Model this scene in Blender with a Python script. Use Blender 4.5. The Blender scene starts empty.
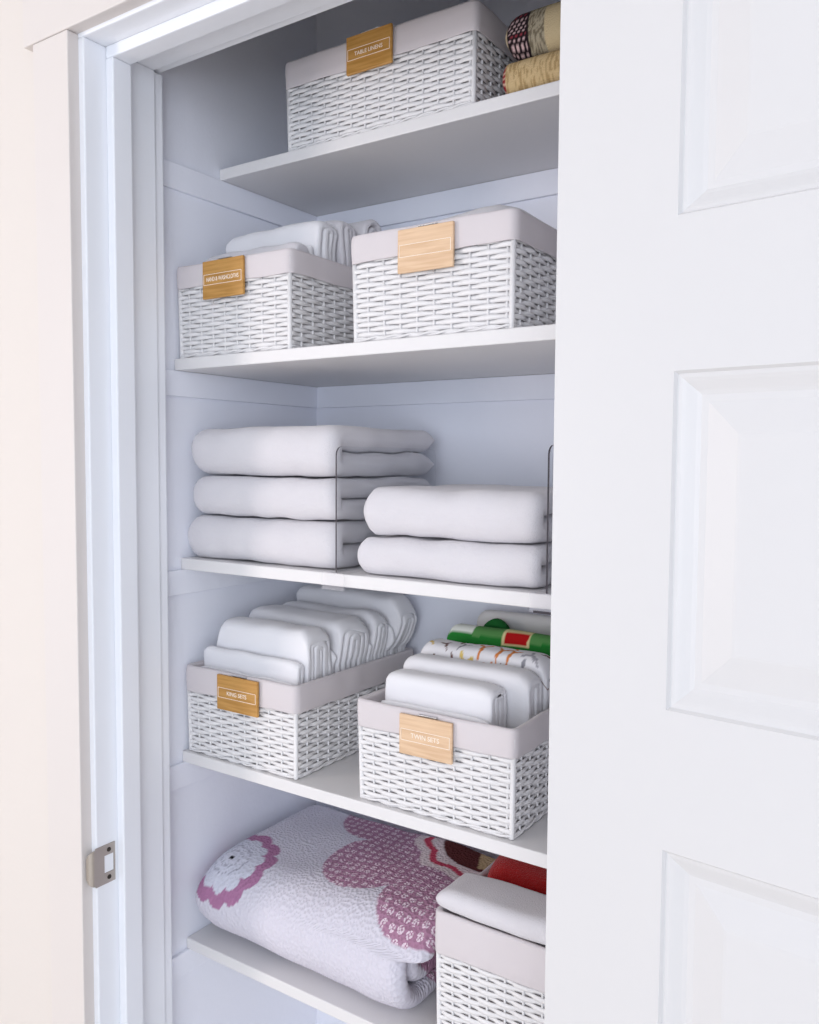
import bpy, bmesh, math, random
import numpy as np
from mathutils import Vector, Matrix, noise
random.seed(7)
C = bpy.context.scene.collection
EYE = 1.45                       # height of the camera above the floor; heights below are given from there
PI = math.pi

# ------------------------------------------------------------------ helpers
def lin(c):
    return tuple(((v/255)/12.92 if v/255 <= .04045 else ((v/255+.055)/1.055)**2.4) for v in c) + (1.0,)

def newmat(name):
    m = bpy.data.materials.new(name); m.use_nodes = True
    nt = m.node_tree
    return m, nt, nt.nodes['Principled BSDF']

def bump(nt, b, hgt_socket, strength, dist):
    n = nt.nodes.new('ShaderNodeBump'); n.inputs['Strength'].default_value = strength
    n.inputs['Distance'].default_value = dist
    nt.links.new(hgt_socket, n.inputs['Height']); nt.links.new(n.outputs['Normal'], b.inputs['Normal'])
    return n

def objco(nt, scale=(1, 1, 1)):
    t = nt.nodes.new('ShaderNodeTexCoord'); m = nt.nodes.new('ShaderNodeMapping')
    m.inputs['Scale'].default_value = scale
    nt.links.new(t.outputs['Object'], m.inputs['Vector'])
    return m.outputs['Vector']

def paint(name, rgb, rough=.5, bumpy=.0):
    m, nt, b = newmat(name)
    b.inputs['Base Color'].default_value = lin(rgb); b.inputs['Roughness'].default_value = rough
    n = nt.nodes.new('ShaderNodeTexNoise'); n.inputs['Scale'].default_value = 160; n.inputs['Detail'].default_value = 3
    nt.links.new(objco(nt), n.inputs['Vector'])
    if bumpy: bump(nt, b, n.outputs['Fac'], bumpy, .002)
    return m

def cloth_mat(name, rgb, scale=700, strength=.5, dist=.0015, rough=.95, sheen=.25):
    m, nt, b = newmat(name)
    b.inputs['Base Color'].default_value = lin(rgb); b.inputs['Roughness'].default_value = rough
    b.inputs['Sheen Weight'].default_value = sheen; b.inputs['Specular IOR Level'].default_value = .15
    n = nt.nodes.new('ShaderNodeTexNoise'); n.inputs['Scale'].default_value = scale; n.inputs['Detail'].default_value = 3
    nt.links.new(objco(nt), n.inputs['Vector'])
    bump(nt, b, n.outputs['Fac'], strength, dist)
    return m

def attr_mat(name, scale=500, strength=.5, dist=.0015):
    """cloth whose woven or printed pattern is stored on the mesh"""
    m, nt, b = newmat(name)
    b.inputs['Roughness'].default_value = .95; b.inputs['Specular IOR Level'].default_value = .15
    a = nt.nodes.new('ShaderNodeAttribute'); a.attribute_name = 'pattern'
    nt.links.new(a.outputs['Color'], b.inputs['Base Color'])
    n = nt.nodes.new('ShaderNodeTexNoise'); n.inputs['Scale'].default_value = scale
    nt.links.new(objco(nt), n.inputs['Vector']); bump(nt, b, n.outputs['Fac'], strength, dist)
    return m

def mesh_obj(name, verts, faces, mat, parent=None, smooth=True):
    me = bpy.data.meshes.new(name); me.from_pydata([tuple(v) for v in verts], [], faces); me.update()
    if smooth: me.polygons.foreach_set('use_smooth', [True]*len(me.polygons))
    if mat: me.materials.append(mat)
    o = bpy.data.objects.new(name, me); C.objects.link(o)
    if parent: o.parent = parent
    return o

def bm_obj(name, bm, mat, parent=None, smooth=False):
    me = bpy.data.meshes.new(name)
    bmesh.ops.recalc_face_normals(bm, faces=bm.faces[:])
    bm.to_mesh(me); bm.free()
    if smooth: me.polygons.foreach_set('use_smooth', [True]*len(me.polygons))
    me.materials.append(mat)
    o = bpy.data.objects.new(name, me); C.objects.link(o)
    if parent: o.parent = parent
    return o

def add_box(bm, x0, x1, y0, y1, z0, z1, bev=0.0, seg=2):
    r = bmesh.ops.create_cube(bm, size=1)
    vs = r['verts']
    for v in vs:
        v.co = Vector((x0+(v.co.x+.5)*(x1-x0), y0+(v.co.y+.5)*(y1-y0), z0+(v.co.z+.5)*(z1-z0)))
    if bev:
        es = list({e for v in vs for e in v.link_edges})
        bmesh.ops.bevel(bm, geom=es, offset=bev, segments=seg, affect='EDGES', profile=.5)

def tag(o, label, cat, group=None):
    o['label'] = label; o['category'] = cat
    if group: o['group'] = group
    return o

def struct(o):
    o['kind'] = 'structure'; return o

def empty(name, loc, label, cat, group=None):
    o = bpy.data.objects.new(name, None); o.empty_display_size = .05; o.location = loc
    C.objects.link(o); return tag(o, label, cat, group)

def nz(x, y, z): return noise.noise(Vector((x, y, z)))

# ------------------------------------------------------------------ materials
M = {}
M['wall'] = paint('wall_paint', (222, 215, 209), .8, .12)
M['closet'] = paint('closet_paint', (244, 246, 255), .75, .10)
M['trim'] = paint('trim_paint_warm_lit', (220, 213, 209), .45, .03)  # same trim as the jamb, warm light on the casing tinted into its colour
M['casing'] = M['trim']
M['trim'] = paint('trim_paint', (242, 244, 249), .38, .03)
M['shelf'] = paint('shelf_paint', (228, 226, 226), .42, .03)
M['door'] = paint('door_paint', (215, 213, 213), .4, .02)
M['ceil'] = paint('ceiling_paint', (240, 240, 238), .9, .1)
M['wicker'] = paint('white_wicker', (234, 232, 232), .45, .1)
M['liner'] = cloth_mat('canvas_liner', (216, 209, 211), 1500, .35, .0008, .95, .1)
M['towel'] = cloth_mat('terry_towel', (221, 218, 222), 620, .55, .002)
M['sheet'] = cloth_mat('cotton_sheet', (238, 237, 240), 300, .25, .001, .85, .1)
M['grey_sheet'] = cloth_mat('grey_sheet', (215, 213, 212), 300, .25, .001, .85, .1)
M['red'] = cloth_mat('red_plush', (176, 22, 22), 520, .9, .003)
M['woven'] = attr_mat('woven_mat', 900, .8, .0015)
M['print'] = attr_mat('printed_cotton', 300, .2, .001)
def metal(name, rgb, rough):
    m, nt, b = newmat(name); b.inputs['Base Color'].default_value = lin(rgb)
    b.inputs['Metallic'].default_value = 1; b.inputs['Roughness'].default_value = rough
    n = nt.nodes.new('ShaderNodeTexNoise'); n.inputs['Scale'].default_value = 300
    nt.links.new(objco(nt, (1, 1, 8)), n.inputs['Vector']); bump(nt, b, n.outputs['Fac'], .12, .001)
    return m
M['nickel'] = metal('satin_nickel', (186, 178, 170), .38)
M['steel'] = metal('bright_steel', (205, 205, 208), .3)
M['dark'] = paint('screw_recess', (52, 44, 38), .6)
def wood(name, a, b_):
    m, nt, b = newmat(name); b.inputs['Roughness'].default_value = .5
    v = objco(nt, (9, 40, 130)); n = nt.nodes.new('ShaderNodeTexNoise'); n.inputs['Scale'].default_value = 1.6
    n.inputs['Detail'].default_value = 5; n.inputs['Distortion'].default_value = .4
    r = nt.nodes.new('ShaderNodeValToRGB'); r.color_ramp.elements[0].color = lin(a); r.color_ramp.elements[1].color = lin(b_)
    r.color_ramp.elements[0].position = .35; r.color_ramp.elements[1].position = .65
    nt.links.new(v, n.inputs['Vector']); nt.links.new(n.outputs['Fac'], r.inputs['Fac']); nt.links.new(r.outputs['Color'], b.inputs['Base Color'])
    return m
M['tagwood_lit'] = wood('tag_wood_lit', (214, 178, 142), (230, 198, 164))  # tag wood with the light on the right-hand tags put into its colour
M['amberwood'] = wood('tag_wood_shaded', (178, 128, 58), (202, 152, 82))  # same tag wood, darkened: shade on the left and top tags is in the colour
M['floor'] = wood('floor_oak', (232, 222, 208), (240, 232, 220))
M['ink'] = paint('white_ink', (252, 240, 226), .6)
def acrylic():
    m, nt, b = newmat('clear_acrylic'); nt.nodes.remove(b)
    t = nt.nodes.new('ShaderNodeBsdfTransparent'); g = nt.nodes.new('ShaderNodeBsdfGlossy'); g.inputs['Roughness'].default_value = .03
    t.inputs['Color'].default_value = (.965, .97, .975, 1)
    x = nt.nodes.new('ShaderNodeMixShader'); x.inputs['Fac'].default_value = .05
    nt.links.new(t.outputs['BSDF'], x.inputs[1]); nt.links.new(g.outputs['BSDF'], x.inputs[2])
    nt.links.new(x.outputs['Shader'], nt.nodes['Material Output'].inputs['Surface'])
    return m
M['acrylic'] = acrylic()
M['acrylic_edge'] = paint('acrylic_edge', (52, 46, 56), .5)
def acrylic_clip():
    m, nt, b = newmat('frosted_acrylic'); nt.nodes.remove(b)
    t = nt.nodes.new('ShaderNodeBsdfTransparent'); g = nt.nodes.new('ShaderNodeBsdfPrincipled')
    g.inputs['Base Color'].default_value = lin((225, 222, 230)); g.inputs['Roughness'].default_value = .15
    x = nt.nodes.new('ShaderNodeMixShader'); x.inputs['Fac'].default_value = .09
    nt.links.new(t.outputs['BSDF'], x.inputs[1]); nt.links.new(g.outputs['BSDF'], x.inputs[2])
    nt.links.new(x.outputs['Shader'], nt.nodes['Material Output'].inputs['Surface'])
    return m
M['clip'] = acrylic_clip()
def quilt_mat():
    m, nt, b = newmat('stitched_quilt'); b.inputs['Roughness'].default_value = .95; b.inputs['Specular IOR Level'].default_value = .1
    a = nt.nodes.new('ShaderNodeAttribute'); a.attribute_name = 'pattern'
    k = nt.nodes.new('ShaderNodeAttribute'); k.attribute_name = 'floral'
    co = nt.nodes.new('ShaderNodeUVMap')
    L = nt.links
    v1 = nt.nodes.new('ShaderNodeTexVoronoi'); v1.inputs['Scale'].default_value = 70; v1.inputs['Randomness'].default_value = .22; v1.voronoi_dimensions = '2D'
    v2 = nt.nodes.new('ShaderNodeTexVoronoi'); v2.inputs['Scale'].default_value = 330; v2.voronoi_dimensions = '2D'; v2.inputs['Randomness'].default_value = .9
    L.new(co.outputs['UV'], v1.inputs['Vector']); L.new(co.outputs['UV'], v2.inputs['Vector'])
    lt = nt.nodes.new('ShaderNodeMath'); lt.operation = 'LESS_THAN'; lt.inputs[1].default_value = .36; L.new(v1.outputs['Distance'], lt.inputs[0])
    l2 = nt.nodes.new('ShaderNodeMath'); l2.operation = 'LESS_THAN'; l2.inputs[1].default_value = .46; L.new(v2.outputs['Distance'], l2.inputs[0])
    mu = nt.nodes.new('ShaderNodeMath'); mu.operation = 'MULTIPLY'; L.new(lt.outputs[0], mu.inputs[0]); L.new(l2.outputs[0], mu.inputs[1])
    m2 = nt.nodes.new('ShaderNodeMath'); m2.operation = 'MULTIPLY'; L.new(mu.outputs[0], m2.inputs[0]); L.new(k.outputs['Fac'], m2.inputs[1])
    mx = nt.nodes.new('ShaderNodeMix'); mx.data_type = 'RGBA'; mx.inputs['B'].default_value = lin((232, 214, 226))
    L.new(m2.outputs[0], mx.inputs['Factor']); L.new(a.outputs['Color'], mx.inputs['A']); L.new(mx.outputs['Result'], b.inputs['Base Color'])
    s = nt.nodes.new('ShaderNodeTexVoronoi'); s.inputs['Scale'].default_value = 210; s.voronoi_dimensions = '2D'; L.new(co.outputs['UV'], s.inputs['Vector'])
    bump(nt, b, s.outputs['Distance'], .55, .0035)
    return m
M['quilt'] = quilt_mat()

# ------------------------------------------------------------------ cloth
def resample(path, step, cap=0):
    P = [np.array(p, float) for p in path]; out = [P[0]]
    seg = [np.linalg.norm(P[i+1]-P[i]) for i in range(len(P)-1)]; T = sum(seg)
    n = max(4, int(T/step)); cum = np.concatenate([[0], np.cumsum(seg)]); A = np.array(P)
    s = np.linspace(0, T, n+1)
    if cap:
        e = np.array([cap*(1-math.cos(a)) for a in np.linspace(0, PI/2, 7)]); s = s[(s > cap*1.1) & (s < T-cap*1.1)]
        s = np.concatenate([e, s, T-e[::-1]])
    return np.stack([np.interp(s, cum, A[:, 0]), np.interp(s, cum, A[:, 1])], 1), s

def arc(cy, cz, ry, rz, a0, a1, n=14):
    return [(cy+ry*math.cos(a0+(a1-a0)*i/n), cz+rz*math.sin(a0+(a1-a0)*i/n)) for i in range(n+1)]

def sup(cy, cz, ry, rz, n=18, p=.72):
    q = []
    for i in range(n+1):
        a = PI/2+PI*i/n; c, s_ = math.cos(a), math.sin(a)
        q.append((cy+ry*math.copysign(abs(c)**p, c), cz+rz*math.copysign(abs(s_)**p, s_)))
    return q

def flat_roll(n, t, H, flat=.5, sq=.62):
    """standing folded cloth: flat spiral of n layers each t thick, folds on top; path in (y, z), y centred"""
    pos = [0]
    for i in range(1, n): pos.append((i+1)//2*(1 if i % 2 else -1))
    rm = n*t/2; z0 = rm*flat+t*.4; zt = H-rm*flat-t*.25
    pts = [(0, z0)]
    for i in range(n-1):
        a, b = pos[i]*t, pos[i+1]*t; c = (a+b)/2; r = abs(b-a)/2; k = max(r*flat, min(r, t*.5))
        q = []
        for m in range(19):
            u = PI*m/18; cu, su = math.cos(u), math.sin(u)
            q.append((c+r*math.copysign(abs(cu)**sq, cu), (zt+k*su**sq) if i % 2 == 0 else (z0-k*su**sq)))
        pts += q[::-1] if b > a else q
    pts.append((pos[-1]*t, z0 if n % 2 == 0 else zt*.85))
    return pts, t/2*.94

def ribbon(name, path, half, x0, x1, mat, origin=(0, 0, 0), step=.004, dx=.006, end_round=(None, None), whole_round=(0, 0),
           jitter=.0, amp=.0015, freq=22, seed=0., warp=None, box=None, parent=None, colour=None, floral=None, want_uv=False, post=None):
    """a folded sheet of cloth: the strip `path` (y,z) with thickness 2*half, run from x0 to x1, soft ends"""
    P, S = resample(path, step, half); n = len(P)
    T = np.gradient(P, axis=0); T /= np.linalg.norm(T, axis=1)[:, None]
    N = np.stack([-T[:, 1], T[:, 0]], 1)
    zc = (P[:, 1].max()+P[:, 1].min())/2; Hh = (P[:, 1].max()-P[:, 1].min())/2+half
    re = half*1.1
    xs = [x0, x0+re*.06, x0+re*.2, x0+re*.5, x0+re]
    m = max(3, int((x1-x0-2*re)/dx)); xs += list(np.linspace(x0+re, x1-re, m+1)[1:-1])
    xs += [x1-re, x1-re*.5, x1-re*.2, x1-re*.06, x1]
    for wr_, e_ in ((whole_round[0], 0), (whole_round[1], 1)):
        if wr_: xs += [(x0+wr_*(1-math.cos(a))) if not e_ else (x1-wr_*(1-math.cos(a))) for a in np.linspace(.12, PI/2, 9)]
    xs = sorted(xs)
    tap = []                                   # rounded rims along the two cut edges of the strip
    capn = max(1, int(half/step))
    for i in range(n):
        d = min(S[i], S[-1]-S[i]); tap.append(math.sqrt(max(.02, 1-(1-min(1, d/half))**2)))
    tap = np.array(tap)
    verts = []; U = []
    for x in xs:
        d0, d1 = x-x0, x1-x; e = 1.
        for d in (d0, d1):
            if d < re: e = min(e, math.sqrt(max(.004, 1-(1-d/re)**2)))
        ws = 1.
        if whole_round[0] and d0 < whole_round[0]: ws = math.sqrt(max(.03, 1-(1-d0/whole_round[0])**2))
        if whole_round[1] and d1 < whole_round[1]: ws = min(ws, math.sqrt(max(.03, 1-(1-d1/whole_round[1])**2)))
        for sgn in (1, -1):
            for i in range(n):
                y = P[i, 0]+sgn*N[i, 0]*half*e*tap[i]; z = P[i, 1]+sgn*N[i, 1]*half*e*tap[i]
                z = zc+(z-zc)*(.35+.65*ws if ws < 1 else 1) if False else zc+(z-zc)*ws
                if ws < 1: y = y+(1-ws)*.006
                xx = x
                if jitter:
                    w = max(0, 1-d1/.05)
                    xx += jitter*w*nz(S[i]*9, seed, 3.)
                    w = max(0, 1-d0/.05); xx -= jitter*w*nz(S[i]*9, seed, 8.)
                verts.append([xx, y, z]); U.append((xx, S[i]))
    V = np.array(verts)
    for k in range(len(V)):
        x, y, z = V[k]
        f = freq
        V[k, 0] += amp*.6*nz(x*f+seed, y*f, z*f+5); V[k, 1] += amp*nz(x*f, y*f+seed+9, z*f)
        V[k, 2] += amp*nz(x*f+3, y*f, z*f+seed+17)
        if warp: V[k] = warp(*V[k])
    O = np.array(origin)
    if box:
        for a in range(3):
            lo, hi = box[a]
            V[:, a] = np.clip(V[:, a], lo-O[a] if lo is not None else -9, hi-O[a] if hi is not None else 9)
    if post:
        for k in range(len(V)): V[k] = post(*V[k])
    faces = []; R = 2*n
    for j in range(len(xs)-1):
        a, b = j*R, (j+1)*R
        for i in range(n-1):
            faces.append((a+i, a+i+1, b+i+1, b+i))
            faces.append((a+n+i+1, a+n+i, b+n+i, b+n+i+1))
        faces.append((a+n, a, b, b+n)); faces.append((a+n-1, a+2*n-1, b+2*n-1, b+n-1))
    for i in range(n-1):
        faces.append((i+1, i, n+i, n+i+1)); e = (len(xs)-1)*R
        faces.append((e+i, e+i+1, e+n+i+1, e+n+i))
    o = mesh_obj(name, V, faces, mat, parent)
    bm = bmesh.new(); bm.from_mesh(o.data); bmesh.ops.recalc_face_normals(bm, faces=bm.faces[:]); bm.to_mesh(o.data); bm.free()
    o.location = origin
    if colour is not None:
        at = o.data.color_attributes.new('pattern', 'FLOAT_COLOR', 'POINT')
        cols = np.ones((len(V), 4), np.float32); fl = np.zeros(len(V), np.float32)
        for k in range(len(V)):
            c = colour(V[k, 0]+O[0], V[k, 1]+O[1], V[k, 2]+O[2], U[k][1])
            cols[k] = c[0] if isinstance(c[0], tuple) else c
            if isinstance(c[0], tuple): fl[k] = c[1]
        at.data.foreach_set('color', cols.ravel())
        fa = o.data.attributes.new('floral', 'FLOAT', 'POINT'); fa.data.foreach_set('value', fl)
    if want_uv:
        uv = o.data.uv_layers.new(name='UVMap')
        li = np.empty(len(o.data.loops), np.int32); o.data.loops.foreach_get('vertex_index', li)
        uv.data.foreach_set('uv', np.array(U, np.float32)[li].ravel())
    return o

# ------------------------------------------------------------------ setting
# plan: closet opening in the plane y = 0.69, x to the right, camera at (0, 0, EYE)
XL, XR, YB = -1.004, -0.20, 1.196
CEIL = 2.44
def zr(z): return z+EYE

def box_struct(name, boxes, mat, bev=0):
    bm = bmesh.new()
    for b in boxes: add_box(bm, *b, bev=bev)
    return struct(bm_obj(name, bm, mat))

HEAD = zr(.548)
box_struct('floor', [(-3.2, 2.2, -2.6, 1.33, -.05, 0)], M['floor'])
box_struct('ceiling', [(-3.2, 2.2, -2.6, 1.33, CEIL, CEIL+.05)], M['ceil'])
box_struct('wall_front', [(-3.2, -.999, .7015, .832, 0, CEIL), (-.262, 2.2, .7015, .832, 0, CEIL), (-.999, -.262, .7015, .832, HEAD+.018, CEIL)], M['wall'])
box_struct('wall_left', [(XL-.1, XL, .833, YB, 0, CEIL)], M['closet'])
box_struct('wall_right', [(XR, XR+.1, .833, YB, 0, CEIL)], M['closet'])
box_struct('wall_back', [(XL-.1, XR+.1, YB, YB+.1, 0, CEIL)], M['closet'])
# door casing: flat boards, the head board runs past the side boards
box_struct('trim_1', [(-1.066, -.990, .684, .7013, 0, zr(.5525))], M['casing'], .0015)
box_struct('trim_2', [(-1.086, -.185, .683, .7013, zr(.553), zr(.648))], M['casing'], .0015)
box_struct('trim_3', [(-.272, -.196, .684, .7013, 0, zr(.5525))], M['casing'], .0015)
# jamb boards with the stop nailed on
box_struct('trim_4', [(-.9985, -.980, .7005, .816, 0, HEAD), (-.980, -.965, .734, .764, 0, HEAD-.016), (-.9985, -.983, .816, .832, 0, HEAD)], M['trim'], .0018)
box_struct('trim_5', [(-.9985, -.2625, .7005, .816, HEAD, HEAD+.0175), (-.9985, -.2625, .816, .832, HEAD+.004, HEAD+.0175), (-.9795, -.2815, .734, .764, HEAD-.016, HEAD)], M['trim'], .0018)
box_struct('trim_6', [(-.281, -.2625, .7005, .832, 0, HEAD), (-.296, -.281, .734, .764, 0, HEAD-.016)], M['trim'], .0018)
box_struct('baseboard_left', [(-3.2, -1.067, .687, .7013, 0, .10)], M['trim'], .002)

# shelves on cleats
SH = [(.4566, .9594), (.152, .865), (-.1489, .874), (-.4489, .873), (-.7503, .878)]
TH, LH, TL = .0172, .038, .006
shelf_labels = ['topmost white closet shelf, shallower than the rest, under the wide basket and woven mats',
                'white closet shelf under two lined baskets, second from the top',
                'white closet shelf under the stacks of white bath towels',
                'white closet shelf under the two baskets of folded sheets',
                'white closet shelf under the folded floral quilt']
for k, (z, yf) in enumerate(SH):
    bm = bmesh.new(); add_box(bm, XL+.0005, XR-.0005, yf, YB-.0005, zr(z)-TH, zr(z), .0015)
    tag(bm_obj('closet_shelf', bm, M['shelf']), shelf_labels[k], 'shelf', 'white closet shelves')
    zt = zr(z)-TH-.0003
    box_struct('trim_%d' % (7+k), [(XL, XL+TL, .834, YB-.0003, zt-LH, zt), (XL+TL, XR-TL, YB-TL, YB, zt-LH, zt), (XR-TL, XR, .834, YB-.0003, zt-LH, zt)], M['closet'], .001)

# the door, opened right back against the wall
def door():
    W, H0, H1, TK = .695, .012, zr(.542), .035
    st = .097
    tops = [.421, .066, -.285, -.640, -.992]; ph = .246
    pan = [(zr(t-ph), zr(t)) for t in tops]
    V = []; F = []
    def v(x, d, z): V.append((x, d, z)); return len(V)-1
    def quad(x0, x1, z0, z1, d=0): F.append((v(x0, d, z0), v(x1, d, z0), v(x1, d, z1), v(x0, d, z1)))
    edges = [H1]+[e for p in pan for e in (p[1], p[0])]+[H0]
    quad(0, st, H0, H1); quad(W-st, W, H0, H1)
    for i in range(0, len(edges), 2): quad(st, W-st, edges[i+1], edges[i])
    rings = [(0, 0), (.002, .0028), (.005, .0036), (.0075, .0048), (.014, .0085), (.017, .0098), (.022, .0098), (.045, .0038), (.047, .0036)]
    for z0, z1 in pan:
        prev = None
        for off, dep in rings:
            r = [v(st+off, dep, z0+off), v(W-st-off, dep, z0+off), v(W-st-off, dep, z1-off), v(st+off, dep, z1-off)]
            if prev:
                for k in range(4): F.append((prev[k], prev[(k+1) % 4], r[(k+1) % 4], r[k]))
            prev = r
        F.append(tuple(prev))
    a = [v(0, 0, H0), v(W, 0, H0), v(W, 0, H1), v(0, 0, H1)]; b = [v(0, TK, H0), v(W, TK, H0), v(W, TK, H1), v(0, TK, H1)]
    F.append(tuple(b[::-1]))
    for k in range(4): F.append((a[(k+1) % 4], a[k], b[k], b[(k+1) % 4]))
    o = struct(mesh_obj('door_1', V, F, M['door'], smooth=False))
    bm = bmesh.new(); bm.from_mesh(o.data); bmesh.ops.remove_doubles(bm, verts=bm.verts[:], dist=1e-5); bmesh.ops.recalc_face_normals(bm, faces=bm.faces[:]); bm.to_mesh(o.data); bm.free()
    o.location = (-.277, .62, 0); o.rotation_euler = (0, 0, -math.radians(6.2))
    for hz in (.25, 1.0, 1.75):
        bm = bmesh.new()
        bmesh.ops.create_cone(bm, cap_ends=True, segments=16, radius1=.006, radius2=.006, depth=.09, matrix=Matrix.Translation((-.002, TK+.007, hz)))
        bm_obj('hinge', bm, M['nickel'], o)
    # knob on the swinging side
    bm = bmesh.new()
    prof = [(.0, .030), (.004, .031), (.006, .014), (.03, .011), (.034, .02), (.045, .027), (.056, .024), (.062, .012), (.063, .0)]
    n = 24; rows = []
    for d, r in prof: rows.append([bm.verts.new((W-.06+r*math.cos(2*PI*k/n), -d, .93+r*math.sin(2*PI*k/n))) for k in range(n)])
    for a_, b_ in zip(rows, rows[1:]):
        for k in range(n): bm.faces.new((a_[k], a_[(k+1) % n], b_[(k+1) % n], b_[k]))
    bm_obj('knob', bm, M['nickel'], o, True)
    return o
door()

# strike plate on the left jamb
def strike():
    t = empty('strike_plate', (-.980, .7155, zr(-.5590)), 'small satin metal strike plate let into the white door jamb', 'strike plate')
    V = []; F = []
    def slab(u0, u1, z0, z1, x0=.0, x1=.0014):
        b = len(V)
        for x in (x0, x1):
            for y, z in ((u0, z0), (u1, z0), (u1, z1), (u0, z1)): V.append((x, y, z))
        F.extend([(b, b+1, b+2, b+3), (b+4, b+7, b+6, b+5), (b, b+4, b+5, b+1), (b+1, b+5, b+6, b+2), (b+2, b+6, b+7, b+3), (b+3, b+7, b+4, b)])
    # plate around the latch hole
    slab(-.0175, -.0035, -.0275, .0275); slab(-.0035, .0140, .0125, .0275); slab(-.0035, .0140, -.0275, -.0125); slab(.0118, .0140, -.0125, .0125)
    # curled lip over the front edge of the jamb
    for k in range(6):
        a0, a1 = k/6*PI/2, (k+1)/6*PI/2; r = .0075; w, w1 = (.0255*math.sqrt(1-(q_/7.2)**2) for q_ in (k, k+1))
        b = len(V)
        for (a, ww, rr) in ((a0, w, r), (a1, w1, r), (a0, w, r+.0014), (a1, w1, r+.0014)):
            x = -r+rr*math.cos(a); y = -.0175-rr*math.sin(a)
            V.append((x+.0, y, -ww)); V.append((x+.0, y, ww))
        F.extend([(b, b+1, b+3, b+2), (b+4, b+6, b+7, b+5), (b, b+2, b+6, b+4), (b+1, b+5, b+7, b+3), (b+2, b+3, b+7, b+6), (b, b+4, b+5, b+1)])
    o = mesh_obj('plate', V, F, M['nickel'], t, smooth=False)
    for z in (.0195, -.0195):
        bm = bmesh.new(); bmesh.ops.create_cone(bm, cap_ends=True, segments=14, radius1=.0034, radius2=.0028, depth=.0012, matrix=Matrix.Translation((.0018, .0040, z)) @ Matrix.Rotation(PI/2, 4, 'Y'))
        add_box(bm, .0022, .0027, .0015, .0065, z-.0004, z+.0004)
        bm_obj('screw', bm, M['dark'], t)
    bm = bmesh.new(); add_box(bm, .0002, .0006, -.003, .0117, -.0122, .0122)
    bm_obj('latch_recess', bm, M['trim'], t)
strike()

# ------------------------------------------------------------------ baskets
def rrect(w, d, r, n_arc=5):
    """closed rounded rectangle, front-left corner first; centre of the front edge at y=0"""
    pts = []
    for cx, cy, a in ((-w/2+r, r, PI), (w/2-r, r, 1.5*PI), (w/2-r, d-r, 0), (-w/2+r, d-r, .5*PI)):
        for k in range(n_arc+1):
            t = a+PI/2*k/n_arc; pts.append((cx+r*math.cos(t), cy+r*math.sin(t)))
    return pts

def perim(pts, n):
    A = np.array(pts+[pts[0]]); seg = np.linalg.norm(np.diff(A, axis=0), axis=1); cum = np.concatenate([[0], np.cumsum(seg)])
    s = np.arange(n)/n*cum[-1]
    P = np.stack([np.interp(s, cum, A[:, 0]), np.interp(s, cum, A[:, 1])], 1)
    T = np.roll(P, -1, 0)-np.roll(P, 1, 0); T /= np.linalg.norm(T, axis=1)[:, None]
    return P, np.stack([T[:, 1], -T[:, 0]], 1), cum[-1]

def weave_mesh(w, d, h, pitch=.0240):
    V = []; F = []
    base = rrect(w-.0065, d-.0065, .005); base = [(x, y+.00325) for x, y in base]
    per = perim(base, 8)[2]; ns = int(round(per/pitch/2))*2; SPS = 8; n = ns*SPS
    P, N, _ = perim(base, n)
    rows = int(h/.0061); rp = h/rows; cs = 6
    for i in range(rows):
        b0 = len(V); zc = (i+.5)*rp
        for k in range(n):
            ph = PI*(k/SPS)+PI*i
            c = math.cos(ph); off = .0019*(1 if c > 0 else -1)*abs(c)**.6
            wob = .0006*nz(P[k, 0]*40, P[k, 1]*40, i*1.7)
            thick = .0015; hh = rp*.56*(.90+.14*abs(c))
            for q in range(cs):
                a = 2*PI*q/cs
                o = off+thick*math.cos(a)
                V.append((P[k, 0]+N[k, 0]*o, P[k, 1]+N[k, 1]*o, zc+wob+hh*math.sin(a)))
        for k in range(n):
            k2 = (k+1) % n
            for q in range(cs):
                q2 = (q+1) % cs
                F.append((b0+k*cs+q, b0+k2*cs+q, b0+k2*cs+q2, b0+k*cs+q2))
    def post(x, y, r, z0, z1, m=8):
        b0 = len(V)
        for z in (z0, z1):
            for q in range(m): V.append((x+r*math.cos(2*PI*q/m), y+r*math.sin(2*PI*q/m), z))
        for q in range(m): F.append((b0+q, b0+(q+1) % m, b0+m+(q+1) % m, b0+m+q))
        F.append(tuple(b0+m+q for q in range(m)))
    for s in range(ns):
        k = s*SPS; post(P[k, 0], P[k, 1], .0017, .001, h, 6)
    for sx in (-1, 1):
        for y in (.0044, d-.0044): post(sx*(w/2-.0044), y, .0036, .0005, h)
    # plaited foot rim
    for sgn in (0, PI):
        b0 = len(V)
        for k in range(n):
            a = PI*k/SPS*.9+sgn; o = .0012+.0015*math.cos(a); z = .0034+.0015*math.sin(a)
            for q in range(cs):
                t = 2*PI*q/cs; V.append((P[k, 0]+N[k, 0]*(o+.0016*math.cos(t)), P[k, 1]+N[k, 1]*(o+.0016*math.cos(t)), max(.0004, z+.0017*math.sin(t))))
        for k in range(n):
            k2 = (k+1) % n
            for q in range(cs):
                q2 = (q+1) % cs; F.append((b0+k*cs+q, b0+k2*cs+q, b0+k2*cs+q2, b0+k*cs+q2))
    b0 = len(V)
    for z in (.0012, .003):
        for x, y in ((-w/2+.008, .008), (w/2-.008, .008), (w/2-.008, d-.008), (-w/2+.008, d-.008)): V.append((x, y, z))
    F += [(b0+3, b0+2, b0+1, b0), (b0+4, b0+5, b0+6, b0+7)]
    return V, F

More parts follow.
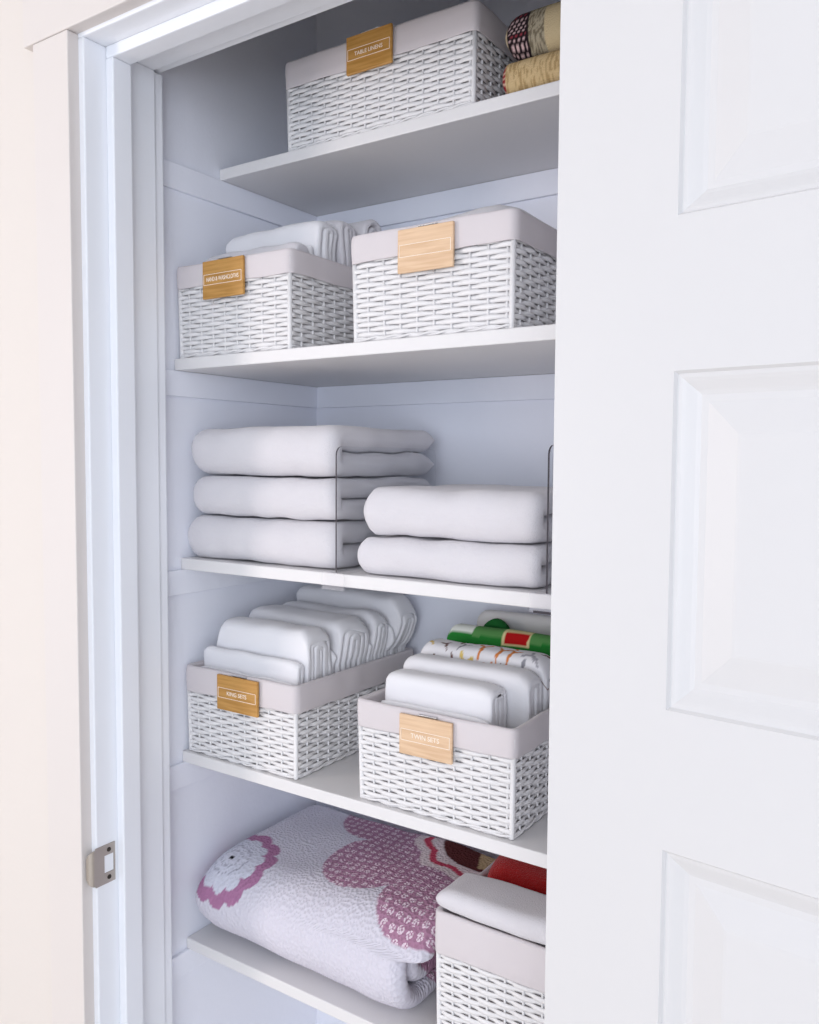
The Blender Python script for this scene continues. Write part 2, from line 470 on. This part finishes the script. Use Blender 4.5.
def liner_mesh(w, d, h, band, seed):
    """fabric lining with its edge turned down over the outside"""
    n = 260; V = []; F = []
    # (inset, height): inside floor edge, inside wall, over the rim, outside band, hem, back up behind the hem
    prof = [(.0085, .006), (.0085, h*.5), (.0080, h-.004), (.0066, h-.0012), (.0030, h), (.0002, h-.0010), (-.0008, h-.004), (-.0014, h-band*.35), (-.0014, h-band*.7), (-.0012, h-band+.001), (-.0008, h-band), (-.0002, h-band+.003), (-.0004, h-band*.4)]
    rings = []
    for j, (ins, z) in enumerate(prof):
        P, N, _ = perim([(x, y+ins) for x, y in rrect(w-2*ins, d-2*ins, max(.003, .009-ins*.5))], n)
        ring = []
        for k in range(n):
            x, y = P[k]; f = 1 if j >= 3 else 0
            o = .0011*f*nz(x*28+seed, y*28, z*20)
            dz = 0
            if j in (9, 10, 11): dz = .0022*nz(x*16+seed*3, y*16, 2.2)
            if 2 <= j <= 6: dz = .0016*nz(x*12+seed, y*12, 7.1)
            ring.append(len(V)); V.append((x+N[k, 0]*(o if j < 9 or True else 0), y+N[k, 1]*o, z+dz))
        rings.append(ring)
    for a, b in zip(rings, rings[1:]):
        for k in range(n): F.append((a[k], a[(k+1) % n], b[(k+1) % n], b[k]))
    F.append(tuple(rings[0]))
    return V, F

def text_mesh(body, size, fit_w):
    cu = bpy.data.curves.new('lettering', 'FONT'); cu.body = body; cu.size = size; cu.align_x = 'CENTER'; cu.align_y = 'CENTER'; cu.extrude = .0003
    o = bpy.data.objects.new('lettering', cu); C.objects.link(o)
    dg = bpy.context.evaluated_depsgraph_get(); dg.update()
    me = bpy.data.meshes.new_from_object(o.evaluated_get(dg)); bpy.data.objects.remove(o); bpy.data.curves.remove(cu)
    xs = [v.co.x for v in me.vertices]; s = min(1, fit_w/(max(xs)-min(xs))); cx = (max(xs)+min(xs))/2
    for v in me.vertices:
        x, y, z = v.co; v.co = ((x-cx)*s, -z, y)
    return me

def add_tag(basket, cx, cz, y, words, tw=.079, th=.0525, text_w=.05, text_h=.0085, tone='tagwood_lit'):
    bm = bmesh.new(); add_box(bm, -tw/2, tw/2, -.0045, 0, -th/2, th/2, .0012)
    p = bm_obj('name_tag', bm, M[tone], basket); p.location = (cx, y, cz); p['label'] = 'wooden name tag, shade in its colour' if tone == 'amberwood' else 'wooden name tag, light in its colour'
    bm = bmesh.new(); bw, bh, lw = tw*.92, .0145, .0006
    for z in (bh/2, -bh/2): add_box(bm, -bw/2, bw/2, -.0050, -.0044, z-lw/2, z+lw/2)
    for x in (bw/2, -bw/2): add_box(bm, x-lw/2, x+lw/2, -.0050, -.0044, -bh/2, bh/2)
    bm_obj('border', bm, M['ink'], p)
    if words:
        me = text_mesh(words, text_h, text_w); me.materials.append(M['ink'])
        o = bpy.data.objects.new('lettering', me); C.objects.link(o); o.parent = p; o.location = (0, -.0046, 0)
    bm = bmesh.new(); add_box(bm, -.013, .015, .0002, .0012, th/2-.012, th/2+.0022, .0004); add_box(bm, -.013, .015, -.0022, .0012, th/2+.0010, th/2+.0022, .0004)
    bm_obj('clip', bm, M['steel'], p)
    return p

_wv = {}
def basket(loc, label, w, d, h, band=.039, seed=0., tagspec=None, weave=None):
    t = empty('wicker_basket', loc, label, 'basket', 'white wicker baskets')
    if weave is None:
        V, F = weave_mesh(w, d, h-.012); V = [(x*(1+.02*z/h), y-.0025*z/h, z) for x, y, z in V]; o = mesh_obj('woven_body', V, F, M['wicker'], t); weave = o.data
    else:
        o = bpy.data.objects.new('woven_body', weave); C.objects.link(o); o.parent = t
    V, F = liner_mesh(w, d, h, band, seed); V = [(x*(1+.02*z/h), y-.0025*z/h, z) for x, y, z in V]; mesh_obj('fabric_liner', V, F, M['liner'], t)
    if tagspec: add_tag(t, *tagspec)
    return t, weave

BW, BL, BD, BH = .231, .223, .300, .135
def bask(xc, yf, z, **k): return ((xc, yf, zr(z)+.0004),)
b, wv = basket((-.8880, .870, zr(.152)+.0004), 'white wicker basket with grey-white towels, left one on the second shelf from top', BL, BD, BH, .034, 1., (-.0075, .1065, -.0052, 'HAND & WASHCLOTHS', .081, .0535, .064, .0085, 'amberwood'))  # amberwood: same tag wood, shade put into its colour
wvb = wv
b, _ = basket((-.5565, .871, zr(.152)+.0004), 'white wicker basket with pale tag, right of the washcloth basket on the same shelf', BW, BD, BH, .036, 2., (.001, .103, -.0052, '', .079, .0525))  # pale tag: same tag wood, light put into its colour
wv2 = _
b, _ = basket((-.8865, .879, zr(-.4489)+.0004), 'white wicker basket packed with all-white sheets, near the closet wall', BL, BD, BH, .040, 3., (.005, .1065, -.0052, 'KING SETS', .082, .052, .04, .0085, 'amberwood'), wv)  # amberwood: same tag wood, shade put into its colour
b, _ = basket((-.5525, .881, zr(-.4489)+.0004), 'white wicker basket holding white, mermaid-print and green sheets', BW, BD, BH, .036, 4., (-.004, .104, -.0052, 'TWIN SETS', .078, .0515, .044, .0085), wv2)
b, _ = basket((-.4325, .888, zr(-.7503)+.0004), 'white wicker basket beside the quilt, topped by a white towel, without a tag', BW, BD, BH+.046, .054, 5.)
b, _ = basket((-.7075, .9645, zr(.4566)+.0004), 'wide white wicker basket on the topmost shelf, with an amber wood tag', .320, .222, .130, .040, 6., (-.002, .105, -.0052, 'TABLE LINENS', .077, .051, .058, .0075, 'amberwood'))  # amber tag: same tag wood, shade put into its colour

# ------------------------------------------------------------------ bath towels on the third shelf
def towel(x0, x1, yf, yb, z0, h, label, group, seed, wl, wr=0):
    r = h/4; t = r*.975; D = yb-yf
    p = [(D-t, h-r)] + [(h*.42+.012, h-r)] + sup(h*.42, h/2, h*.42-t*.98, r)[1:-1] + [(h*.42+.012, r), (D-t-.006, r)]
    o = ribbon('bath_towel', p, t, x0, x1, M['towel'], (0, yf, zr(z0)), .0035, .006, whole_round=(wl, wr), jitter=.012, amp=.0034, freq=24, seed=seed,
               warp=lambda x, y, z: (x, y, z+.0035*(z/h)*nz(x*9+seed, y*9, 3.3)), box=((x0-.004, x1+.003), (None, None), (zr(z0)+.0003, zr(z0)+h-.0004)))
    return tag(o, label, 'towel', group)
G1, G2 = 'stack of three bath towels', 'stack of two bath towels'
towel(-1.0025, -.711, .880, 1.155, -.1487, .0655, 'folded white bath towel at the bottom of the stack of three', G1, 1.1, .024)
towel(-.997, -.713, .883, 1.150, -.0828, .0605, 'folded white bath towel in the middle of the stack of three', G1, 2.3, .020)
towel(-.999, -.712, .881, 1.160, -.0219, .0725, 'plump folded white bath towel on top of the stack of three', G1, 3.7, .024)
towel(-.680, -.414, .879, 1.155, -.1487, .0515, 'folded white bath towel at the bottom of the stack of two', G2, 4.1, .020)
towel(-.671, -.411, .882, 1.150, -.0968, .0640, 'folded white bath towel on top of the stack of two', G2, 5.9, .022)

# ------------------------------------------------------------------ acrylic shelf dividers
def divider(x, label, dark=False):
    t = empty('shelf_divider', (x, .877, zr(-.1489)), label, 'shelf divider', 'clear shelf dividers')
    h, D, r, tk = .169, .248, .012, .0022
    prof = [(0, .0006), (D, .0006), (D, h-r)] + [(D-r+r*math.cos(a), h-r+r*math.sin(a)) for a in np.linspace(0, PI/2, 8)] + [(r+r*math.cos(a), h-r+r*math.sin(a)) for a in np.linspace(PI/2, PI, 8)]
    n = len(prof)
    V = [(-tk/2, y, z) for y, z in prof]+[(tk/2, y, z) for y, z in prof]
    mesh_obj('clear_panel', V, [tuple(range(n))[::-1], tuple(range(n, 2*n))]+[(k, k+1, n+k+1, n+k) for k in range(0, 10)], M['acrylic'], t, False)
    V2 = list(V); F2 = [(k, (k+1) % n, n+(k+1) % n, n+k) for k in range(10, n)]
    e = mesh_obj('panel_edge', V2, F2, M['acrylic_edge'], t, False); e['label'] = 'dark polished edge of the panel'
    bm = bmesh.new()
    add_box(bm, -.017, .020, -.0096, .026, .0004, .0018); add_box(bm, -.017, .020, -.0096, -.0076, -.0205, .0018); add_box(bm, -.017, .020, -.0096, .0300, -.0205, -.0185)
    bm_obj('clip', bm, M['clip'], t)
    bm = bmesh.new(); add_box(bm, -.0165 if not dark else -.012, .020, -.0099, -.0094, -.0212, -.0202 if not dark else -.0184)
    bm_obj('clip_edge', bm, M['acrylic_edge'] if dark else M['clip'], t)  # one clip edge darker: uneven lighting put into its colour
divider(-.7025, 'clear shelf divider between the three-towel stack and the two-towel stack')
divider(-.3975, 'clear shelf divider at the open door side of the two-towel stack', True)

# ------------------------------------------------------------------ linens standing in the baskets
def standing(name, x0, x1, y0, y1, zb, zt, label, cat, group, seed, n=4, mat='sheet', amp=.003, jitter=.012, colour=None, warp=None, step=.004, dx=.006, freq=20, over=0.):
    t = (y1-y0)/n; H = zt-zb
    p, half = flat_roll(n, t, H)
    sh = (n % 2 == 0)*t/2 * 1.0
    yc = (y0+y1)/2 - sh
    o = ribbon(name, p, half, x0, x1, M[mat], (0, yc, zr(zb)), step, dx, jitter=jitter, amp=amp, freq=freq, seed=seed, warp=warp, colour=colour,
               post=spill(x0, x1, over) if over else None, box=((x0, x1), (y0+.0003, y1-.0003), (zr(zb), None)))
    return tag(o, label, cat, group)
ZB4 = -.4489+.0075
G = 'white sheets in the king-set basket'
def droop(x0, x1, a, b):          # top line falls by a at the near-wall end and by b at the other end
    def f(x, y, z):
        k = max(0., 1-(x-x0)/.016)**2; q = max(0., 1-(x1-x)/.022)**2; w = max(0, z/.12-.3)
        return (x, y, z-(a*k+b*q)*w)
    return f
def spill(x0, x1, ov, zl=.134):       # the end hangs out a little above the basket rim
    return lambda x, y, z: (x+ov*min(1, max(0, (z-zl)/.045))**.7*max(0, (x-x0)/(x1-x0))**3, y, z)
standing('folded_sheet', -.985, -.792, .8935, .9165, ZB4, -.287, 'low thin white folded sheet directly behind the king-sets tag', 'sheet', G, 1.2, 3, warp=droop(-.985, -.792, .004, .006))
standing('folded_sheet', -.976, -.788, .9180, .976, ZB4, -.246, 'second white folded sheet from the front in the all-white basket', 'sheet', G, 2.4, 6, warp=droop(-.976, -.788, .03, .012), amp=.0035)
standing('folded_sheet', -.980, -.787, .9780, 1.058, ZB4, -.236, 'thick white folded sheet with rolled-looking end, middle of the all-white basket', 'sheet', G, 3.1, 7, warp=droop(-.98, -.787, .006, .014), over=.010, jitter=.006, amp=.005, step=.003)
standing('folded_sheet', -.982, -.785, 1.060, 1.106, ZB4, -.238, 'white folded sheet just before the tallest one, in the all-white basket', 'sheet', G, 4.7, 5, warp=droop(-.982, -.785, .004, .012), over=.009, jitter=.006, amp=.004)
standing('folded_sheet', -.985, -.785, 1.108, 1.168, ZB4, -.216, 'tallest white folded sheet at the back of the all-white basket', 'sheet', G, 5.5, 7, warp=droop(-.985, -.785, .004, .022), over=.026, jitter=.006, amp=.004, step=.003)

G = 'sheets in the twin-set basket'
standing('folded_sheet', -.645, -.483, .8975, .953, ZB4, -.277, 'short white folded sheet directly behind the twin-sets tag', 'sheet', G, 6.1, 5, amp=.0018, warp=droop(-.645, -.483, .003, .005))
standing('folded_sheet', -.650, -.455, .9545, .998, ZB4, -.267, 'smooth white folded sheet between the short one and the mermaid-print one', 'sheet', G, 7.3, 4, amp=.002, warp=droop(-.65, -.455, .006, .010))

def seg_d(px, pz, a, b_):
    ax, az = a; bx, bz = b_; dx_, dz_ = bx-ax, bz-az; L = dx_*dx_+dz_*dz_
    t = max(0, min(1, ((px-ax)*dx_+(pz-az)*dz_)/L)) if L else 0
    return math.hypot(px-ax-t*dx_, pz-az-t*dz_)
WHITE = lin((238, 237, 240))
tails = []       # (x, v, colour, scale, angle): fish tails of the print
rt = random.Random(5)
pal = [(150, 150, 158), (222, 188, 96), (214, 132, 70), (120, 92, 84), (170, 168, 176), (226, 200, 120)]
for i in range(9):
    for j in range(10):
        tails.append((-.66+i*.029+(j % 2)*.014+rt.uniform(-.006, .006), .025*j+rt.uniform(-.005, .005), lin(pal[rt.randrange(len(pal))]), rt.uniform(1.0, 1.5), rt.uniform(-1.1, 1.1), rt.randrange(4)))
def mermaid(x, y, z, s):
    v = s % .25
    for tx, tv, c, k, a, kind in tails:
        dx_, dv = x-tx, v-tv
        if abs(dx_) > .025 or abs(dv) > .025: continue
        u, w = (dx_*math.cos(a)+dv*math.sin(a))/k, (-dx_*math.sin(a)+dv*math.cos(a))/k
        if kind == 3:
            if u*u+w*w < .0058**2: return lin((205, 226, 234)) if (tx*1e3) % 2 < 1 else lin((120, 88, 82))
            continue
        if min(seg_d(u, w, (0, -.010), (0, .002))-.0019+.0010*(w < -.006), seg_d(u, w, (0, .002), (-.006, .008))-.0015, seg_d(u, w, (0, .002), (.006, .008))-.0015) < 0: return c
    return WHITE
standing('printed_sheet', -.6535, -.452, 1.000, 1.052, ZB4, -.256, 'white folded sheet printed with small coloured mermaid tails', 'sheet', G, 8.9, 4, 'print', .003, .01, mermaid, droop(-.6535, -.452, .012, .014), .0018, .0018)
GREEN, LG, DG = lin((40, 128, 52)), lin((92, 148, 84)), lin((30, 96, 44))
def green(x, y, z, s):
    zz = z-EYE
    h = zz
    if -.556 < x < -.513 and y < 1.098 and -.262 < h:
        if -.553 < x < -.516 and -.2595 < h < -.2440: return lin((186, 26, 28))
        return lin((226, 214, 160))
    if x < -.605 and h > -.253: return lin((226, 230, 222))
    if h > -.255 and -.605 <= x < -.48: return LG
    if x > -.485 and h > -.250: return lin((214, 222, 205))
    return GREEN
standing('printed_sheet', -.6535, -.4535, 1.056, 1.112, ZB4, -.243, 'green folded sheet with a red square patch in the twin-sets basket', 'sheet', G, 10.3, 3, 'print', .002, .008, green, droop(-.6535, -.4535, .012, .0), .0022, .0022)
def domed(x, y, z):
    return (x, y, z-.009*max(0, abs(x+.590)/.02)**2*max(0, z/.12-.4))
def dg(x, y, z, s): return DG
standing('folded_cloth', -.612, -.568, 1.115, 1.130, ZB4, -.2365, 'small dark green cloth peeking up behind the green printed sheet', 'cloth', G, 11.7, 2, 'print', .0006, .0, dg, domed)
standing('folded_sheet', -.638, -.450, 1.133, 1.166, ZB4, -.229, 'grey-white folded sheet at the very back of the twin-sets basket', 'sheet', G, 12.9, 3, 'grey_sheet', .002, warp=droop(-.638, -.45, .008, .0))

# baskets on the second shelf
ZB2 = .152+.0075
G = 'hand towels in the washcloth basket'
standing('folded_towel', -.984, -.792, .8875, .930, ZB2, .309, 'low white folded towel at the front edge of the washcloth basket', 'towel', G, 13.1, 3, 'towel', .004, warp=droop(-.984, -.792, .012, .004))
standing('folded_towel', -.978, -.789, .932, .996, ZB2, .352, 'tall white folded towel with pointed end in the washcloth basket', 'towel', G, 14.3, 5, 'sheet', .004, warp=droop(-.978, -.789, .006, .003))
standing('folded_towel', -.975, -.789, .998, 1.042, ZB2, .360, 'white folded towel between the tall pointed one and the rolled one', 'towel', G, 15.7, 4, 'towel', .004, warp=droop(-.975, -.789, .006, .003))
# the rolled one: a spiral
sp = [((.004+.0019*a/(1.0))*math.cos(a), (.004+.0019*a)*math.sin(a)) for a in np.linspace(0, 4.1*PI, 120)]
o = ribbon('rolled_towel', sp, .0052, -.975, -.787, M['towel'], (0, 1.080, zr(.352)), .003, .006, jitter=.006, amp=.002, seed=16.1, box=((-.977, -.786), (1.0445, 1.112), (None, None)))
tag(o, 'white rolled towel at the back of the washcloth basket', 'towel', G)
o = standing('folded_towel', -.975, -.789, 1.0455, 1.105, ZB2, .322, 'white folded towel lying under the rolled one in the washcloth basket', 'towel', G, 17.3, 4, 'towel', .003)
def flat(name, x0, x1, yf, yb, z0, h, label, cat, group, seed, mat, wl, wr, amp=.003, warp=None, colour=None, **k):
    r = h/4; t = r*.97; D = yb-yf
    p = [(D-t, h-r)] + [(h*.42+.012, h-r)] + sup(h*.42, h/2, h*.42-t*.98, r)[1:-1] + [(h*.42+.012, r), (D-t-.006, r)]
    o = ribbon(name, p, t, x0, x1, M[mat], (0, yf, zr(z0)), k.pop('step', .004), k.pop('dx', .006), whole_round=(wl, wr), jitter=.008, amp=amp, freq=20, seed=seed, warp=warp, colour=colour,
               box=((x0-.003, x1+.003), (yf-.006, None), (zr(z0)+.0003, k.pop('top', None))))
    return tag(o, label, cat, group)
flat('folded_towel', -.655, -.458, .892, 1.150, ZB2, .153, 'white folded towel filling the basket with the pale tag', 'towel', None, 18.3, 'towel', .03, .02, .003, lambda x, y, z: (x, y, z-.010*max(0, (-.60-x)/.055)*(z/.14)+.006*max(0, min(1, (x+.60)/.08))*(z/.14)))  # pale tag: same tag wood, light put into its colour

# ------------------------------------------------------------------ woven mats on the top shelf
def mat_top(x, y, z, s):
    n_ = nz(x*900, s*300, 0)
    if x < -.5035: return lin((196, 178, 150))
    if x < -.4735:
        q = (int(math.floor(s/.0034)))
        ph = (x*1000/6.5+q*.5) % 1
        edge = x < -.500 or x > -.4765
        if not edge and ph < .5 and (s/.0034) % 1 < .5: return lin((206, 176, 176)) if q % 5 else lin((150, 60, 70))
        return lin((36, 26, 30))
    if x < -.4525: return lin((168, 158, 136)) if n_ > -.05 else lin((118, 108, 90))
    return lin((196, 178, 142))
def mat_low(x, y, z, s):
    n_ = nz(x*1100, s*120, 4)
    if x < -.5025: return lin((140, 36, 48)) if (s/.0048) % 1 < .6 else lin((214, 180, 160))
    return lin((206, 180, 136)) if n_ > -.1 else lin((176, 148, 104))
G = 'folded woven mats on the topmost shelf'
flat('woven_mat', -.512, -.255, .962, 1.170, .4568, .0435, 'folded tan woven mat with red edge, lying directly on the topmost shelf', 'mat', G, 19.1, 'woven', .010, .01, .0012, None, mat_low, step=.0016, dx=.0016, top=zr(.4568+.0433))
flat('woven_mat', -.512, -.262, .964, 1.165, .5008, .0590, 'folded woven mat with black-and-white band, on top of the tan mat', 'mat', G, 20.7, 'woven', .026, .01, .0012, None, mat_top, step=.0016, dx=.0016)

# ------------------------------------------------------------------ quilt and the basket beside it
QX0, QX1, QYF = -.994, -.562, .875
def inpoly(px, py, poly):
    c = False; j = len(poly)-1
    for i in range(len(poly)):
        xi, yi = poly[i]; xj, yj = poly[j]
        if (yi > py) != (yj > py) and px < (xj-xi)*(py-yi)/(yj-yi)+xi: c = not c
        j = i
    return c
FC = (-.612, 1.150)                      # middle of the large applique flower on the top face
QW, MAUVE, PINK = lin((218, 215, 226)), lin((176, 132, 158)), lin((176, 124, 160))
def quilt_col(x, y, z, s):
    zz = z-EYE+.7503
    # distance run over the front edge: unroll the face below the edge towards the viewer
    v = y if zz > .118 else y-(.118-zz)*.9
    # small flower at the near-wall end
    ddx, ddy, ddz = x+.943, y-.918, zz-.130
    dist = math.sqrt(ddx**2+ddy**2+ddz**2)
    if dist < .095:
        ang = math.atan2(ddy*.93+ddz*.37, ddx)
        sc_ = abs(math.sin(ang*5.5))**.7
        if dist < .0042: return (lin((30, 26, 32)), 0.)
        if dist < .047+.009*sc_:
            ring = abs(dist-.026-.004*abs(math.sin(ang*5.5+.8))) < .0011 or abs(dist-.014-.003*abs(math.sin(ang*4))) < .0008
            return (lin((168, 168, 184)) if ring else lin((214, 215, 228)), 0.)
        if dist < .066+.010*abs(math.sin(ang*5.5))**.7: return (PINK, 0.)
    fx, fy = x-FC[0], v-FC[1]
    rr = math.hypot(fx, fy); a = math.atan2(fy, fx)
    tri = abs(((a*9/PI) % 2)-1)
    if rr < .108+.014*tri:
        if rr < .072:
            return (lin((92, 46, 46)) if (fx+fy*.4) < -.012 or rr > .064 else lin((190, 166, 130)), 0.)
        if abs(rr-(.087+.013*tri)) < .0056: return (lin((200, 76, 100)), 0.)
        return (lin((230, 216, 218)), 0.)
    k = abs(math.cos((a-math.radians(228))*4))
    if rr < .186+.078*k**.55: return (MAUVE, 1.)
    return (QW, 0.)
def quilt():
    h, D = .136, .285; t = h/8; half = t*.97
    c = [t, 3*t, 5*t, 7*t]
    r1 = 2*t*.98
    p = [(D-.02, c[2])] + [(.085, c[2])] + arc(.080, h/2, .030, t, PI/2, 3*PI/2, 14)[1:-1] + [(.085, c[1]), (D-.03, c[1])]
    p += arc(D-.03, 2*t, .016, t, PI/2, -PI/2, 10)[1:-1]
    p += [(D-.03, c[0]), (.075, c[0])] + arc(.070, h/2, .070-half, 3*t, 3*PI/2, PI/2, 34)[1:-1] + [(.075, c[3]), (D-half, c[3])]
    def warp(x, y, z):
        k = max(0, (x+.70)/.13)                 # the upper layer reaches further than the lower ones
        low = max(0, min(1, (6*t-.0005-z)/.008))
        x2 = x-low*.038*min(1, max(0, (x+.80)/.23))
        z2 = z+(z/h)*(.010*nz(x*6, y*6, 1.3)+.006*min(1, max(0, (x+.95)/.3)))
        y2 = y+.010*max(0, 1-z/.05)**1.5*max(0, min(1, (-.66-x)/.15))+.006*max(0, (-.80-x)/.2)*max(0, 1-z/.09)
        return (x2, y2, z2)
    o = ribbon('quilt', p, half, QX0, QX1, M['quilt'], (0, QYF, zr(-.7501)), .0026, .0024, whole_round=(.046, 0), jitter=.006, amp=.003, freq=14, seed=21.9, warp=warp,
               colour=quilt_col, want_uv=True, box=((XL+.002, -.556), (.87, YB-.012), (zr(-.7501)+.0003, None)))
    return tag(o, 'thick white folded quilt with mauve flower appliques on the shelf', 'quilt')
quilt()
ZB5 = -.7503+.0075
flat('folded_towel', -.546, -.322, .881, .958, -.5675, .030, 'white folded towel on top of the basket beside the quilt', 'towel', None, 22.7, 'towel', .028, .03, .0025)
standing('folded_towel', -.528, -.340, .905, .958, ZB5, -.573, 'white folded towel low inside the basket beside the quilt, under the top one', 'towel', None, 24.1, 4, 'towel', .002)
standing('red_blanket', -.5335, -.340, .966, 1.165, ZB5, -.533, 'plush red folded blanket behind the white towel beside the quilt', 'blanket', None, 23.3, 4, 'red', .003)

# ------------------------------------------------------------------ light
WARM, KEY = 15.5, 36
w = bpy.data.worlds.new('daylight'); bpy.context.scene.world = w; w.use_nodes = True
bg = w.node_tree.nodes['Background']; bg.inputs['Color'].default_value = (.77, .86, 1.0, 1); bg.inputs['Strength'].default_value = .62
def area(name, loc, target, sx, sy, power, col):
    l = bpy.data.lights.new(name, 'AREA'); l.shape = 'RECTANGLE'; l.size = sx; l.size_y = sy; l.energy = power; l.color = col
    o = bpy.data.objects.new(name, l); C.objects.link(o); o.location = loc
    o.rotation_euler = (Vector(target)-Vector(loc)).to_track_quat('-Z', 'Y').to_euler()
    return o
area('window_light', (-2.27, -1.1, 1.45), (-.75, .95, 1.35), .34, 1.5, WARM, (1, .88, .83))
area('interior_fill_light', (.80, -2.15, 1.45), (-.75, 1.0, 1.35), 1.7, 1.7, KEY, (.85, .90, 1.0))  # added light behind the camera to lift the interior, no window stands there

# ------------------------------------------------------------------ camera
cam = bpy.data.cameras.new('camera'); co = bpy.data.objects.new('camera', cam); C.objects.link(co)
f_px, yaw, pit, rol = 843.667, math.radians(33.71838), math.radians(3.39941), math.radians(.3486)
fw = Vector((-math.sin(yaw)*math.cos(pit), math.cos(yaw)*math.cos(pit), -math.sin(pit)))
rt_ = Vector((math.cos(yaw), math.sin(yaw), 0)); up = rt_.cross(fw)
r2 = rt_*math.cos(rol)+up*math.sin(rol); u2 = -rt_*math.sin(rol)+up*math.cos(rol)
co.matrix_world = Matrix(((r2.x, u2.x, -fw.x, 0), (r2.y, u2.y, -fw.y, 0), (r2.z, u2.z, -fw.z, EYE), (0, 0, 0, 1)))
cam.sensor_fit = 'HORIZONTAL'; cam.sensor_width = 36; cam.lens = f_px/819*36; cam.clip_start = .02
sc = bpy.context.scene; sc.camera = co
sc.view_settings.view_transform = 'Standard'; sc.view_settings.look = 'None'; sc.view_settings.gamma = 1; sc.view_settings.use_curve_mapping = False
sc.view_settings.exposure = 0.23
